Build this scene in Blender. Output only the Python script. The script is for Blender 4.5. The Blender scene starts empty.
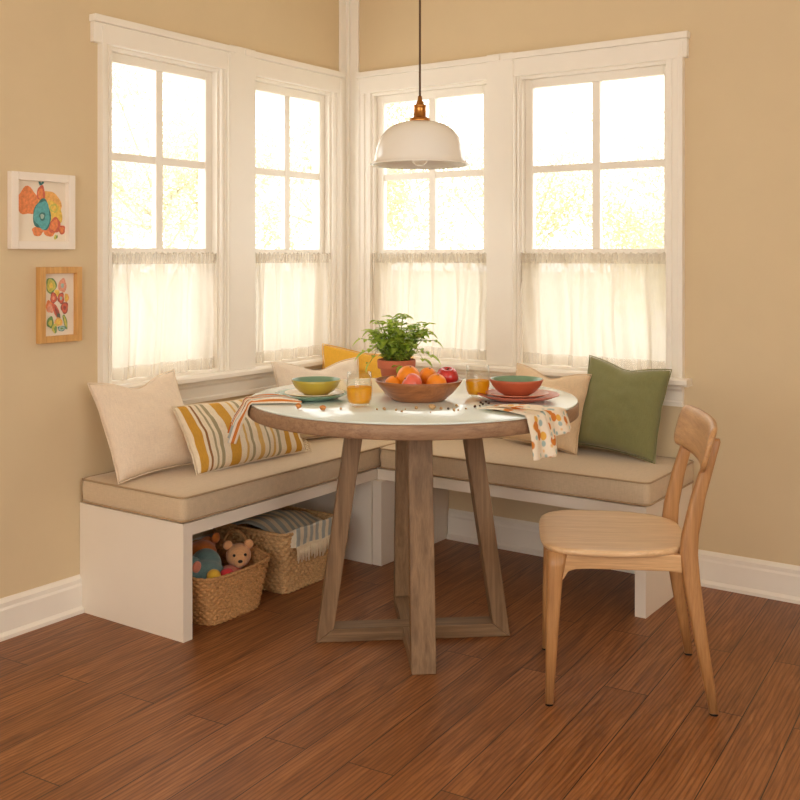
import bpy, bmesh, math, random
from mathutils import Vector, Matrix, noise

sc = bpy.context.scene
COL = sc.collection
PI = math.pi
R = math.radians
rnd = random.Random(7)

# ------------------------------------------------------------------ materials
def lin(c):
    return tuple(((v/255)/12.92 if v/255 <= .04045 else ((v/255+.055)/1.055)**2.4) for v in c) + (1,)

def new_mat(name):
    m = bpy.data.materials.new(name)
    m.use_nodes = True
    nt = m.node_tree
    return m, nt, nt.nodes['Principled BSDF']

def coords(nt, scale=(1, 1, 1), rot=(0, 0, 0), kind='Object'):
    tc = nt.nodes.new('ShaderNodeTexCoord')
    mp = nt.nodes.new('ShaderNodeMapping')
    mp.inputs['Scale'].default_value = scale
    mp.inputs['Rotation'].default_value = rot
    nt.links.new(tc.outputs[kind], mp.inputs[0])
    return mp.outputs[0]

def noise_tex(nt, vec, scale, detail=4, rough=.55, dist=0):
    n = nt.nodes.new('ShaderNodeTexNoise')
    n.inputs['Scale'].default_value = scale
    n.inputs['Detail'].default_value = detail
    n.inputs['Roughness'].default_value = rough
    n.inputs['Distortion'].default_value = dist
    nt.links.new(vec, n.inputs['Vector'])
    return n.outputs['Fac']

def ramp(nt, fac, stops, interp='LINEAR'):
    r = nt.nodes.new('ShaderNodeValToRGB')
    r.color_ramp.interpolation = interp
    e = r.color_ramp.elements
    while len(e) < len(stops):
        e.new(.5)
    for k, (p, c) in enumerate(stops):
        e[k].position = p
        e[k].color = c
    nt.links.new(fac, r.inputs[0])
    return r.outputs[0]

def mixc(nt, a, b, fac, mode='MIX'):
    m = nt.nodes.new('ShaderNodeMix')
    m.data_type = 'RGBA'
    m.blend_type = mode
    for val, idx in ((a, 6), (b, 7), (fac, 0)):
        if hasattr(val, 'is_linked'):
            nt.links.new(val, m.inputs[idx])
        else:
            m.inputs[idx].default_value = val
    return m.outputs[2]

def bump(nt, bs, height, strength, dist=.002):
    b = nt.nodes.new('ShaderNodeBump')
    b.inputs['Strength'].default_value = strength
    b.inputs['Distance'].default_value = dist
    nt.links.new(height, b.inputs['Height'])
    nt.links.new(b.outputs[0], bs.inputs['Normal'])

def plain(name, c, rough=.5, var=.06, scale=30, bmp=0, metal=0, coat=0, stretch=(1, 1, 1), spec=.5, bscale=None):
    m, nt, bs = new_mat(name)
    base = lin(c)
    v = coords(nt, stretch)
    f = noise_tex(nt, v, scale)
    lo = tuple(x*(1-var) for x in base[:3])+(1,)
    hi = tuple(min(1, x*(1+var)) for x in base[:3])+(1,)
    nt.links.new(ramp(nt, f, [(.3, lo), (.7, hi)]), bs.inputs['Base Color'])
    bs.inputs['Roughness'].default_value = rough
    bs.inputs['Metallic'].default_value = metal
    bs.inputs['Coat Weight'].default_value = coat
    bs.inputs['Specular IOR Level'].default_value = spec
    if bmp:
        bump(nt, bs, noise_tex(nt, v, bscale or scale*6, 2), bmp)
    return m

def fabric(name, c, var=.07, weave=420, sheen=.25):
    m, nt, bs = new_mat(name)
    base = lin(c)
    v = coords(nt)
    a = noise_tex(nt, coords(nt, (weave, weave*.12, weave*.12)), 1, 2)
    b = noise_tex(nt, coords(nt, (weave*.12, weave, weave)), 1, 2)
    ad = nt.nodes.new('ShaderNodeMath'); ad.operation = 'ADD'
    nt.links.new(a, ad.inputs[0]); nt.links.new(b, ad.inputs[1])
    hf = nt.nodes.new('ShaderNodeMath'); hf.operation = 'MULTIPLY'; hf.inputs[1].default_value = .5
    nt.links.new(ad.outputs[0], hf.inputs[0])
    col = ramp(nt, hf.outputs[0], [(.35, tuple(x*(1-var) for x in base[:3])+(1,)), (.65, tuple(min(1, x*(1+var)) for x in base[:3])+(1,))])
    nt.links.new(col, bs.inputs['Base Color'])
    bs.inputs['Roughness'].default_value = .9
    bs.inputs['Specular IOR Level'].default_value = .2
    bs.inputs['Sheen Weight'].default_value = sheen
    bs.inputs['Sheen Roughness'].default_value = .5
    bump(nt, bs, hf.outputs[0], .5, .0015)
    return m

def wood(name, dark, light, axis='x', rough=.45, scale=1.0, coat=0.0):
    m, nt, bs = new_mat(name)
    k = {'x': (.05, 1, 1), 'y': (1, .05, 1), 'z': (1, 1, .05)}[axis]
    v = coords(nt, tuple(q*scale for q in k))
    f = noise_tex(nt, v, 55, 6, .65, .6)
    g = noise_tex(nt, v, 260, 3, .6)
    c1 = ramp(nt, f, [(.32, lin(dark)), (.68, lin(light))])
    c2 = ramp(nt, g, [(.35, (.72, .7, .68, 1)), (.6, (1, 1, 1, 1))])
    nt.links.new(mixc(nt, c1, c2, .45, 'MULTIPLY'), bs.inputs['Base Color'])
    bs.inputs['Roughness'].default_value = rough
    bs.inputs['Coat Weight'].default_value = coat
    bs.inputs['Coat Roughness'].default_value = .25
    bump(nt, bs, g, .12, .001)
    return m

def floor_mat():
    m, nt, bs = new_mat('oak_plank_floor')
    rot = (0, 0, R(90-4))
    v = coords(nt, (1, 1, 1), rot)
    bk = nt.nodes.new('ShaderNodeTexBrick')
    nt.links.new(v, bk.inputs['Vector'])
    bk.offset = .37
    for n, val in (('Scale', 1), ('Brick Width', 1.15), ('Row Height', .125), ('Mortar Size', .0016), ('Mortar Smooth', .2), ('Bias', 0)):
        bk.inputs[n].default_value = val
    bk.inputs['Color1'].default_value = (0, 0, 0, 1)
    bk.inputs['Color2'].default_value = (1, 1, 1, 1)
    bk.inputs['Mortar'].default_value = (.5, .5, .5, 1)
    # shift grain by plank
    add = nt.nodes.new('ShaderNodeVectorMath'); add.operation = 'MULTIPLY_ADD'
    nt.links.new(bk.outputs['Color'], add.inputs[0])
    add.inputs[1].default_value = (7.3, 3.1, 5.7)
    nt.links.new(v, add.inputs[2])
    mp = nt.nodes.new('ShaderNodeMapping'); mp.inputs['Scale'].default_value = (.9, 9, 1)
    nt.links.new(add.outputs[0], mp.inputs[0])
    f = noise_tex(nt, mp.outputs[0], 3.2, 7, .62, 1.4)
    mp2 = nt.nodes.new('ShaderNodeMapping'); mp2.inputs['Scale'].default_value = (6, 190, 1)
    nt.links.new(add.outputs[0], mp2.inputs[0])
    g = noise_tex(nt, mp2.outputs[0], 1, 4, .6)
    # cathedral rings
    wv = nt.nodes.new('ShaderNodeTexWave')
    wv.wave_type = 'RINGS'
    wv.rings_direction = 'Z'
    mp3 = nt.nodes.new('ShaderNodeMapping'); mp3.inputs['Scale'].default_value = (.55, 5, 1)
    nt.links.new(add.outputs[0], mp3.inputs[0])
    nt.links.new(mp3.outputs[0], wv.inputs['Vector'])
    for n, val in (('Scale', 5), ('Distortion', 7), ('Detail', 3), ('Detail Scale', 1.0)):
        wv.inputs[n].default_value = val
    c = ramp(nt, f, [(.25, lin((118, 72, 38))), (.5, lin((158, 102, 58))), (.78, lin((192, 132, 82)))])
    rings = ramp(nt, wv.outputs['Fac'], [(.0, (.56, .49, .42, 1)), (.5, (1, 1, 1, 1))])
    c = mixc(nt, c, rings, .7, 'MULTIPLY')
    gr = ramp(nt, g, [(.36, (.68, .62, .58, 1)), (.58, (1, 1, 1, 1))])
    c = mixc(nt, c, gr, .6, 'MULTIPLY')
    tone = ramp(nt, bk.outputs['Color'], [(0, (.82, .8, .78, 1)), (1, (1.0, 1.0, 1.0, 1))])
    c = mixc(nt, c, tone, 1.0, 'MULTIPLY')
    c = mixc(nt, c, (.05, .022, .01, 1), bk.outputs['Fac'], 'MIX')
    nt.links.new(c, bs.inputs['Base Color'])
    bs.inputs['Roughness'].default_value = .42
    bs.inputs['Specular IOR Level'].default_value = .4
    bump(nt, bs, g, .15, .001)
    return m

def sheer_mat(name, alpha, c):
    m, nt, bs = new_mat(name)
    nt.nodes.remove(bs)
    out = nt.nodes['Material Output']
    f = noise_tex(nt, coords(nt, (500, 500, 30)), 1, 2)
    col = ramp(nt, f, [(.3, tuple(x*.93 for x in lin(c)[:3])+(1,)), (.7, lin(c))])
    tr = nt.nodes.new('ShaderNodeBsdfTransparent')
    df = nt.nodes.new('ShaderNodeBsdfDiffuse')
    tl = nt.nodes.new('ShaderNodeBsdfTranslucent')
    nt.links.new(col, df.inputs[0]); nt.links.new(col, tl.inputs[0])
    m1 = nt.nodes.new('ShaderNodeMixShader'); m1.inputs[0].default_value = .52
    nt.links.new(df.outputs[0], m1.inputs[1]); nt.links.new(tl.outputs[0], m1.inputs[2])
    m2 = nt.nodes.new('ShaderNodeMixShader')
    lw = nt.nodes.new('ShaderNodeLayerWeight'); lw.inputs[0].default_value = .5   # threads close up where the cloth turns edge-on
    ma = nt.nodes.new('ShaderNodeMath'); ma.operation = 'MULTIPLY_ADD'; ma.use_clamp = True
    ma.inputs[1].default_value = .55*(1-alpha)+.12*alpha; ma.inputs[2].default_value = alpha
    nt.links.new(lw.outputs['Facing'], ma.inputs[0])
    nt.links.new(ma.outputs[0], m2.inputs[0])
    nt.links.new(tr.outputs[0], m2.inputs[1]); nt.links.new(m1.outputs[0], m2.inputs[2])
    nt.links.new(m2.outputs[0], out.inputs[0])
    return m

def leaf_mat(name, c1, c2, translucency=.45, scale=40):
    m, nt, bs = new_mat(name)
    out = nt.nodes['Material Output']
    f = noise_tex(nt, coords(nt), scale, 3)
    col = ramp(nt, f, [(.35, lin(c1)), (.65, lin(c2))])
    nt.links.new(col, bs.inputs['Base Color'])
    bs.inputs['Roughness'].default_value = .45
    tl = nt.nodes.new('ShaderNodeBsdfTranslucent')
    nt.links.new(col, tl.inputs[0])
    mx = nt.nodes.new('ShaderNodeMixShader'); mx.inputs[0].default_value = translucency
    nt.links.new(bs.outputs[0], mx.inputs[1]); nt.links.new(tl.outputs[0], mx.inputs[2])
    nt.links.new(mx.outputs[0], out.inputs[0])
    return m

def pane_mat(name='window_glass', tint=(1, 1, 1, 1), power=5, strength=.8):
    m, nt, bs = new_mat(name)
    nt.nodes.remove(bs)
    out = nt.nodes['Material Output']
    tr = nt.nodes.new('ShaderNodeBsdfTransparent'); tr.inputs[0].default_value = tint
    gl = nt.nodes.new('ShaderNodeBsdfGlossy'); gl.inputs['Roughness'].default_value = .06
    lw = nt.nodes.new('ShaderNodeLayerWeight'); lw.inputs[0].default_value = .5
    pw = nt.nodes.new('ShaderNodeMath'); pw.operation = 'POWER'; pw.inputs[1].default_value = power
    nt.links.new(lw.outputs['Facing'], pw.inputs[0])
    ma = nt.nodes.new('ShaderNodeMath'); ma.operation = 'MULTIPLY_ADD'; ma.inputs[1].default_value = strength; ma.inputs[2].default_value = .03
    nt.links.new(pw.outputs[0], ma.inputs[0])
    mx = nt.nodes.new('ShaderNodeMixShader')
    nt.links.new(ma.outputs[0], mx.inputs[0])
    nt.links.new(tr.outputs[0], mx.inputs[1]); nt.links.new(gl.outputs[0], mx.inputs[2])
    nt.links.new(mx.outputs[0], out.inputs[0])
    return m

def stripe_mat(name, stops, axis=0, wob=0.0):
    m, nt, bs = new_mat(name)
    uv = nt.nodes.new('ShaderNodeTexCoord')
    sp = nt.nodes.new('ShaderNodeSeparateXYZ')
    nt.links.new(uv.outputs['UV'], sp.inputs[0])
    c = ramp(nt, sp.outputs[axis], [(p, lin(c)) for p, c in stops], 'CONSTANT')
    w = noise_tex(nt, coords(nt, (350, 350, 60)), 1, 2)
    c = mixc(nt, c, ramp(nt, w, [(.35, (.86, .85, .84, 1)), (.6, (1, 1, 1, 1))]), .7, 'MULTIPLY')
    nt.links.new(c, bs.inputs['Base Color'])
    bs.inputs['Roughness'].default_value = .9
    bs.inputs['Specular IOR Level'].default_value = .2
    bump(nt, bs, w, .4, .001)
    return m

def print_mat(name, base, spots, scale=9, seed=0, size=.36, uvscale=(1, 1, 1)):
    """cream cloth printed with loose round motifs"""
    m, nt, bs = new_mat(name)
    v = coords(nt, uvscale, (0, 0, .4), 'UV')
    c = None
    prev = lin(base)
    for k, (col, sz, sca) in enumerate(spots):
        vo = nt.nodes.new('ShaderNodeTexVoronoi')
        vo.inputs['Scale'].default_value = sca
        mp = nt.nodes.new('ShaderNodeMapping')
        mp.inputs['Location'].default_value = (k*1.37+seed, k*.71, 0)
        nt.links.new(v, mp.inputs[0]); nt.links.new(mp.outputs[0], vo.inputs['Vector'])
        fac = ramp(nt, vo.outputs['Distance'], [(sz, (1, 1, 1, 1)), (sz+.06, (0, 0, 0, 1))])
        prev = mixc(nt, prev, lin(col), fac)
    nt.links.new(prev, bs.inputs['Base Color'])
    bs.inputs['Roughness'].default_value = .85
    return m

M = {}
M['wall'] = plain('tan_wall_paint', (221, 201, 164), .85, .015, 6, .08, bscale=180, spec=.25)
M['ceiling'] = plain('ceiling_paint', (240, 230, 212), .9, .01, 6)
M['trim'] = plain('cream_trim_paint', (246, 240, 228), .38, .012, 8)
M['bench'] = plain('bench_paint', (240, 229, 212), .42, .012, 8)
M['floor'] = floor_mat()
M['glass_pane'] = pane_mat()
M['glass'] = pane_mat('clear_tumbler_glass', (.985, .99, .98, 1), 3, .5)
M['sheer'] = sheer_mat('sheer_cotton', .86, (222, 212, 196))
M['hem'] = sheer_mat('sheer_cotton_doubled', .2, (244, 236, 222))
M['rod'] = plain('aged_bronze', (120, 95, 62), .4, .1, 40, metal=.8)
M['cushion'] = fabric('beige_bench_fabric', (210, 188, 156))
M['cushion_piping'] = fabric('taupe_piping_fabric', (176, 148, 112))
M['cream'] = fabric('cream_linen', (236, 218, 194))
M['ivory'] = fabric('ivory_linen', (238, 224, 204))
M['tan_linen'] = fabric('oatmeal_linen', (230, 204, 168))
M['mustard'] = fabric('mustard_cotton', (232, 178, 62))
M['green'] = fabric('olive_green_linen', (130, 130, 86))
CR = (240, 226, 200); MU = (210, 160, 66); GR = (172, 162, 128); BR = (156, 112, 68); OC = (222, 184, 112)
M['stripe'] = stripe_mat('striped_cotton', [(0, CR), (.03, MU), (.085, CR), (.105, BR), (.12, CR), (.15, GR), (.165, CR), (.19, GR), (.215, CR), (.27, MU), (.355, CR),
    (.40, OC), (.42, CR), (.45, GR), (.475, CR), (.52, OC), (.56, CR), (.60, GR), (.615, CR), (.65, OC), (.675, CR), (.70, GR), (.73, CR), (.78, MU), (.83, CR), (.88, MU), (.945, CR)])
M['table_z'] = wood('weathered_oak_upright', (114, 86, 58), (154, 122, 88), 'z', .55)
M['table_x'] = wood('weathered_oak_beam', (114, 86, 58), (154, 122, 88), 'x', .55)
M['table_y'] = wood('weathered_oak_cross_beam', (114, 86, 58), (154, 122, 88), 'y', .55)
M['table_rim'] = wood('weathered_oak_rim', (138, 106, 80), (174, 140, 108), 'x', .55, 1.6)
M['table_glass'] = plain('mint_backed_glass', (224, 236, 230), .24, .01, 4, coat=.6)
M['chair_x'] = wood('pale_oak', (200, 156, 108), (226, 186, 138), 'x', .4, 1, .2)
M['seat_lit'] = wood('lit_oak_seat', (218, 178, 130), (238, 204, 160), 'x', .38, 1, .2)  # chair oak in a paler tone, window light on the seat put into the colour
M['chair_y'] = wood('pale_oak_cross', (180, 132, 84), (208, 162, 110), 'y', .4, 1, .2)
M['chair_z'] = wood('pale_oak_upright', (166, 118, 70), (194, 144, 92), 'z', .42, 1, .1)
M['black'] = plain('black_rubber', (24, 20, 18), .6)
M['enamel'] = plain('ivory_enamel', (240, 236, 226), .22, .01, 5, coat=.5)
M['brass'] = plain('antique_brass', (186, 128, 66), .28, .08, 30, metal=1)
M['cord'] = plain('brown_cord', (92, 68, 46), .8)
M['bulb'] = plain('frosted_bulb', (246, 240, 226), .12, .01, 5, coat=1)
M['bowlwood'] = wood('acacia_bowl', (138, 82, 42), (184, 116, 66), 'x', .38, .8, .2)
M['orange'] = plain('orange_peel', (248, 146, 22), .38, .05, 60, .35, bscale=420, coat=.1)
M['red_apple'] = plain('red_apple_skin', (190, 48, 44), .25, .25, 22, coat=.3)
M['pink_apple'] = plain('blush_apple_skin', (226, 104, 80), .28, .25, 18, coat=.3)
M['stem'] = plain('fruit_stem', (92, 66, 36), .8)
M['terracotta'] = plain('terracotta_clay', (198, 106, 74), .75, .06, 20, .2)
M['soil'] = plain('potting_soil', (62, 42, 28), .95, .3, 90, 1.0)
M['basil'] = leaf_mat('basil_leaf', (158, 188, 58), (200, 218, 106), .5)
M['basil_stem'] = plain('basil_stem', (128, 150, 66), .6)
M['green_plate'] = plain('sage_glaze', (128, 162, 134), .25, .04, 12, coat=.3)
M['cream_plate'] = plain('cream_glaze', (238, 220, 184), .28, .03, 12, coat=.3)
M['olive_glaze'] = plain('olive_yellow_glaze', (186, 164, 62), .3, .05, 12, coat=.3)
M['sage_inside'] = plain('sage_inner_glaze', (128, 160, 130), .25, .05, 12, coat=.3)
M['red_plate'] = plain('terracotta_glaze', (198, 102, 76), .33, .05, 14, coat=.2)
M['pink_plate'] = plain('blush_glaze', (214, 138, 108), .3, .05, 14, coat=.3)
M['red_bowl'] = plain('terracotta_bowl_glaze', (184, 92, 60), .45, .05, 14)
M['juice'] = leaf_mat('orange_juice', (255, 204, 40), (255, 214, 64), .7)
M['crumb'] = plain('toasted_crumb', (188, 152, 106), .8, .25, 300)
M['crumb_o'] = plain('orange_granola', (204, 136, 72), .8, .4, 220)
M['seed'] = plain('dark_seed', (58, 42, 26), .5, .3, 300)
M['floral'] = print_mat('floral_cotton', (240, 228, 206), [((166, 190, 186), .26, 4.6), ((232, 178, 76), .30, 4.1), ((214, 130, 50), .32, 3.4)], uvscale=(1.0, 1.9, 1))
PC = [(236, 224, 202), (212, 130, 58), (240, 230, 212), (176, 186, 182), (206, 120, 50), (150, 92, 62)]
M['plaid'] = stripe_mat('rust_striped_cotton', [(k/24, PC[(k*5+k//4) % 6]) for k in range(24)])
M['wicker'] = plain('seagrass_wicker', (196, 146, 92), .8, .28, 110, .6, stretch=(1, 1, 1.6))
M['wicker2'] = plain('pale_seagrass_wicker', (206, 164, 112), .8, .25, 110, .6, stretch=(1, 1, 1.6))
M['throw'] = stripe_mat('striped_throw_weave', [(k*.0625, ((222, 206, 178) if k % 2 else (168, 170, 162))) for k in range(16)])
M['fringe'] = fabric('cream_yarn', (232, 212, 178))
M['teal_plush'] = fabric('teal_plush', (112, 142, 140), .12, 260, .4)
M['pink_plush'] = fabric('pink_plush', (226, 140, 116), .1, 260, .4)
M['peach_plush'] = fabric('peach_plush', (228, 168, 116), .1, 260, .4)
M['rust_plush'] = fabric('rust_plush', (206, 118, 48), .12, 260, .4)
M['yellow_felt'] = fabric('yellow_felt', (226, 178, 58))
M['red_felt'] = fabric('red_felt', (196, 46, 50))
M['white_frame'] = plain('white_frame_paint', (244, 234, 220), .4, .01, 8)
M['wood_frame'] = wood('honey_wood_frame', (204, 150, 82), (226, 176, 106), 'z', .45)
M['paper'] = plain('drawing_paper', (240, 228, 208), .85, .015, 20)
for n, c in dict(p_teal=(64, 160, 168), p_deep=(34, 104, 104), p_orange=(232, 122, 62), p_red=(206, 84, 58), p_yellow=(238, 196, 72), p_gold=(240, 170, 80),
                 p_green=(88, 132, 62), p_lime=(196, 190, 76), p_dark=(62, 62, 54), p_rose=(230, 150, 120), p_maroon=(142, 56, 48), p_blue=(150, 186, 176)).items():
    M[n] = plain('crayon_'+n[2:], tuple(int(v*.8+q*.2) for v, q in zip(c, (240, 228, 208))), .9, .18, 120)
M['leaf_out'] = leaf_mat('pale_tree_leaf', (210, 205, 170), (224, 219, 190), .5, 3)
M['bark'] = plain('pale_bark', (206, 198, 172), .9, .1, 12)
M['lawn'] = plain('sunlit_lawn', (208, 204, 190), .95, .15, 3)

# ------------------------------------------------------------------ mesh helpers
class MB:
    def __init__(s):
        s.bm = bmesh.new()
        s.uv = s.bm.loops.layers.uv.new('UVMap')
        s.mi = 0

    def _f(s, vs, uvs=None, smooth=True):
        try:
            f = s.bm.faces.new(vs)
        except ValueError:
            return None
        f.material_index = s.mi
        f.smooth = smooth
        if uvs:
            for l, u in zip(f.loops, uvs):
                l[s.uv].uv = u
        return f

    def box(s, lo, hi, mat=None):
        (a, b, c), (d, e, f) = lo, hi
        P = [Vector(p) for p in ((a, b, c), (d, b, c), (d, e, c), (a, e, c), (a, b, f), (d, b, f), (d, e, f), (a, e, f))]
        if mat:
            P = [mat @ p for p in P]
        v = [s.bm.verts.new(p) for p in P]
        for q in ((3, 2, 1, 0), (4, 5, 6, 7), (0, 1, 5, 4), (1, 2, 6, 5), (2, 3, 7, 6), (3, 0, 4, 7)):
            s._f([v[i] for i in q], smooth=False)
        return s

    def prism(s, poly, fn, a, b, smooth=False):
        """poly in 2-D swept between parameters a and b, fn(u, v, t) -> point"""
        A = [s.bm.verts.new(fn(u, v, a)) for u, v in poly]
        B = [s.bm.verts.new(fn(u, v, b)) for u, v in poly]
        n = len(poly)
        for i in range(n):
            s._f([A[i], A[(i+1) % n], B[(i+1) % n], B[i]], smooth=smooth)
        s._f(A[::-1], smooth=False); s._f(B, smooth=False)
        return s

    def lathe(s, prof, seg=48, c=(0, 0, 0), closed=False):
        """prof: (radius, z) list"""
        rings = []
        for r, z in prof:
            if r < 1e-6:
                rings.append([s.bm.verts.new((c[0], c[1], c[2]+z))])
            else:
                rings.append([s.bm.verts.new((c[0]+r*math.cos(2*PI*k/seg), c[1]+r*math.sin(2*PI*k/seg), c[2]+z)) for k in range(seg)])
        pairs = list(zip(rings, rings[1:]))
        if closed:
            pairs.append((rings[-1], rings[0]))
        for A, B in pairs:
            for k in range(seg):
                k2 = (k+1) % seg
                if len(A) == 1 and len(B) == 1:
                    continue
                if len(A) == 1:
                    s._f([A[0], B[k2], B[k]])
                elif len(B) == 1:
                    s._f([A[k], A[k2], B[0]])
                else:
                    s._f([A[k], A[k2], B[k2], B[k]])
        return s

    def tube(s, pts, rad, seg=8, caps=True, closed=False):
        pts = [Vector(p) for p in pts]
        n = len(pts)
        rings = []
        up = None
        for i, p in enumerate(pts):
            if closed:
                t = (pts[(i+1) % n]-pts[i-1]).normalized()
            else:
                t = (pts[min(i+1, n-1)]-pts[max(i-1, 0)]).normalized()
            if up is None:
                up = Vector((0, 0, 1)) if abs(t.z) < .9 else Vector((1, 0, 0))
            x = t.cross(up).normalized()
            up = x.cross(t).normalized()
            r = rad[i] if isinstance(rad, (list, tuple)) else rad
            rings.append([s.bm.verts.new(p+x*r*math.cos(2*PI*k/seg)+up*r*math.sin(2*PI*k/seg)) for k in range(seg)])
        pr = list(zip(rings, rings[1:]))
        if closed:
            pr.append((rings[-1], rings[0]))
        for A, B in pr:
            for k in range(seg):
                s._f([A[k], A[(k+1) % seg], B[(k+1) % seg], B[k]])
        if caps and not closed:
            s._f(rings[0][::-1]); s._f(rings[-1])
        return s

    def grid(s, nu, nv, fn, wrap_u=False):
        V = [[s.bm.verts.new(fn(i/nu, j/nv)) for j in range(nv+1)] for i in range(nu if wrap_u else nu+1)]
        for i in range(nu):
            i2 = (i+1) % nu if wrap_u else i+1
            for j in range(nv):
                s._f([V[i][j], V[i2][j], V[i2][j+1], V[i][j+1]],
                     [(i/nu, j/nv), ((i+1)/nu, j/nv), ((i+1)/nu, (j+1)/nv), (i/nu, (j+1)/nv)])
        return V

    def ball(s, c, r, sub=3, sq=(1, 1, 1), rot=None):
        m = Matrix.Translation(c) @ (rot.to_4x4() if rot else Matrix.Identity(4)) @ Matrix.Diagonal((sq[0], sq[1], sq[2], 1))
        n0 = len(s.bm.faces)
        bmesh.ops.create_icosphere(s.bm, subdivisions=sub, radius=r, matrix=m)
        s.bm.faces.ensure_lookup_table()
        for f in s.bm.faces[n0:]:
            f.smooth = True
            f.material_index = s.mi
        return s

    def build(s, name, mat, parent=None, bevel=0, seg=2, subsurf=0, solid=0, remesh=0, normals=True):
        if normals:
            bmesh.ops.recalc_face_normals(s.bm, faces=s.bm.faces)
        me = bpy.data.meshes.new(name)
        s.bm.to_mesh(me); s.bm.free()
        for m in (mat if isinstance(mat, (list, tuple)) else [mat]):
            me.materials.append(m)
        o = bpy.data.objects.new(name, me)
        COL.objects.link(o)
        if parent is not None:
            o.parent = parent
        if solid:
            md = o.modifiers.new('thick', 'SOLIDIFY'); md.thickness = solid; md.offset = 0
        if remesh:
            md = o.modifiers.new('fuse', 'REMESH'); md.mode = 'VOXEL'; md.voxel_size = remesh; md.use_smooth_shade = True
            sm = o.modifiers.new('soft', 'SMOOTH'); sm.iterations = 6
        if bevel:
            md = o.modifiers.new('edge', 'BEVEL'); md.width = bevel; md.segments = seg; md.limit_method = 'ANGLE'
            md.angle_limit = R(40); md.harden_normals = False
            for p in me.polygons:
                p.use_smooth = False
        if subsurf:
            md = o.modifiers.new('sub', 'SUBSURF'); md.levels = subsurf; md.render_levels = subsurf
        return o

def tag(o, label, cat=None, group=None, kind=None):
    o['label'] = label
    if cat: o['category'] = cat
    if group: o['group'] = group
    if kind: o['kind'] = kind
    return o

def empty(name, loc, label, cat, rz=0, group=None, kind=None):
    o = bpy.data.objects.new(name, None)
    COL.objects.link(o)
    o.location = loc
    o.rotation_euler = (0, 0, rz)
    o.empty_display_size = .05
    return tag(o, label, cat, group, kind)

# ------------------------------------------------------------------ room shell
# the corner of the two window walls is the origin: wall_left is x = 0, wall_right is y = 0
CEIL = 2.55; TH = .10
X1, Y1 = 4.4, -5.2
ZS, ZH = .75, 1.93        # window opening, bottom and head
LW = [(-1.377, -.82), (-.64, -.12)]     # openings along the left wall (y)
RW = [(.137, .745), (.885, 1.528)]          # openings along the right wall (x)

def wall_boxes(mb, a0, a1, openings, place, z0=ZS, z1=ZH):
    cur = a0
    for o0, o1 in openings:
        place(mb, cur, o0, 0, CEIL)
        place(mb, o0, o1, 0, z0)
        place(mb, o0, o1, z1, CEIL)
        cur = o1
    place(mb, cur, a1, 0, CEIL)

mb = MB(); wall_boxes(mb, Y1, 0, LW, lambda m, a, b, c, d: m.box((-TH, a, c), (0, b, d)))
tag(mb.build('wall_left', M['wall']), 'tan painted wall on the left with two windows', 'wall', kind='structure')
mb = MB(); wall_boxes(mb, -TH, X1, RW, lambda m, a, b, c, d: m.box((a, 0, c), (b, TH, d)))
tag(mb.build('wall_right', M['wall']), 'tan painted wall on the right with two windows', 'wall', kind='structure')
mb = MB(); wall_boxes(mb, -TH, X1, [(.9, 3.5)], lambda m, a, b, c, d: m.box((a, Y1-TH, c), (b, Y1, d)), .5, 2.25)  # unseen wall, its opening added to let fill light in
tag(mb.build('wall_back', M['wall']), 'tan wall behind the viewer with a wide opening added for fill light', 'wall', kind='structure')
mb = MB(); wall_boxes(mb, Y1, 0, [(-3.9, -1.7)], lambda m, a, b, c, d: m.box((X1, a, c), (X1+TH, b, d)), .8, 2.1)  # out of view too; this gap was added for the side fill
tag(mb.build('wall_side', M['wall']), 'tan wall far to the right with an opening added for fill light', 'wall', kind='structure')
tag(MB().box((-TH, Y1-TH, -.06), (X1+TH, TH, 0)).build('floor', M['floor']), 'reddish brown oak plank floor', 'floor', kind='structure')
tag(MB().box((-TH, Y1-TH, CEIL), (X1+TH, TH, CEIL+.08)).build('ceiling', M['ceiling']), 'plain off white ceiling', 'ceiling', kind='structure')

def mapper(side):
    # s along the wall, d outwards, z up
    if side == 'left':
        return lambda s, d, z: Vector((-d, s, z))
    return lambda s, d, z: Vector((s, d, z))

def wbox(mb, mp, s0, s1, d0, d1, z0, z1):
    a, b = mp(s0, d0, z0), mp(s1, d1, z1)
    mb.box([min(p, q) for p, q in zip(a, b)], [max(p, q) for p, q in zip(a, b)])

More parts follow.
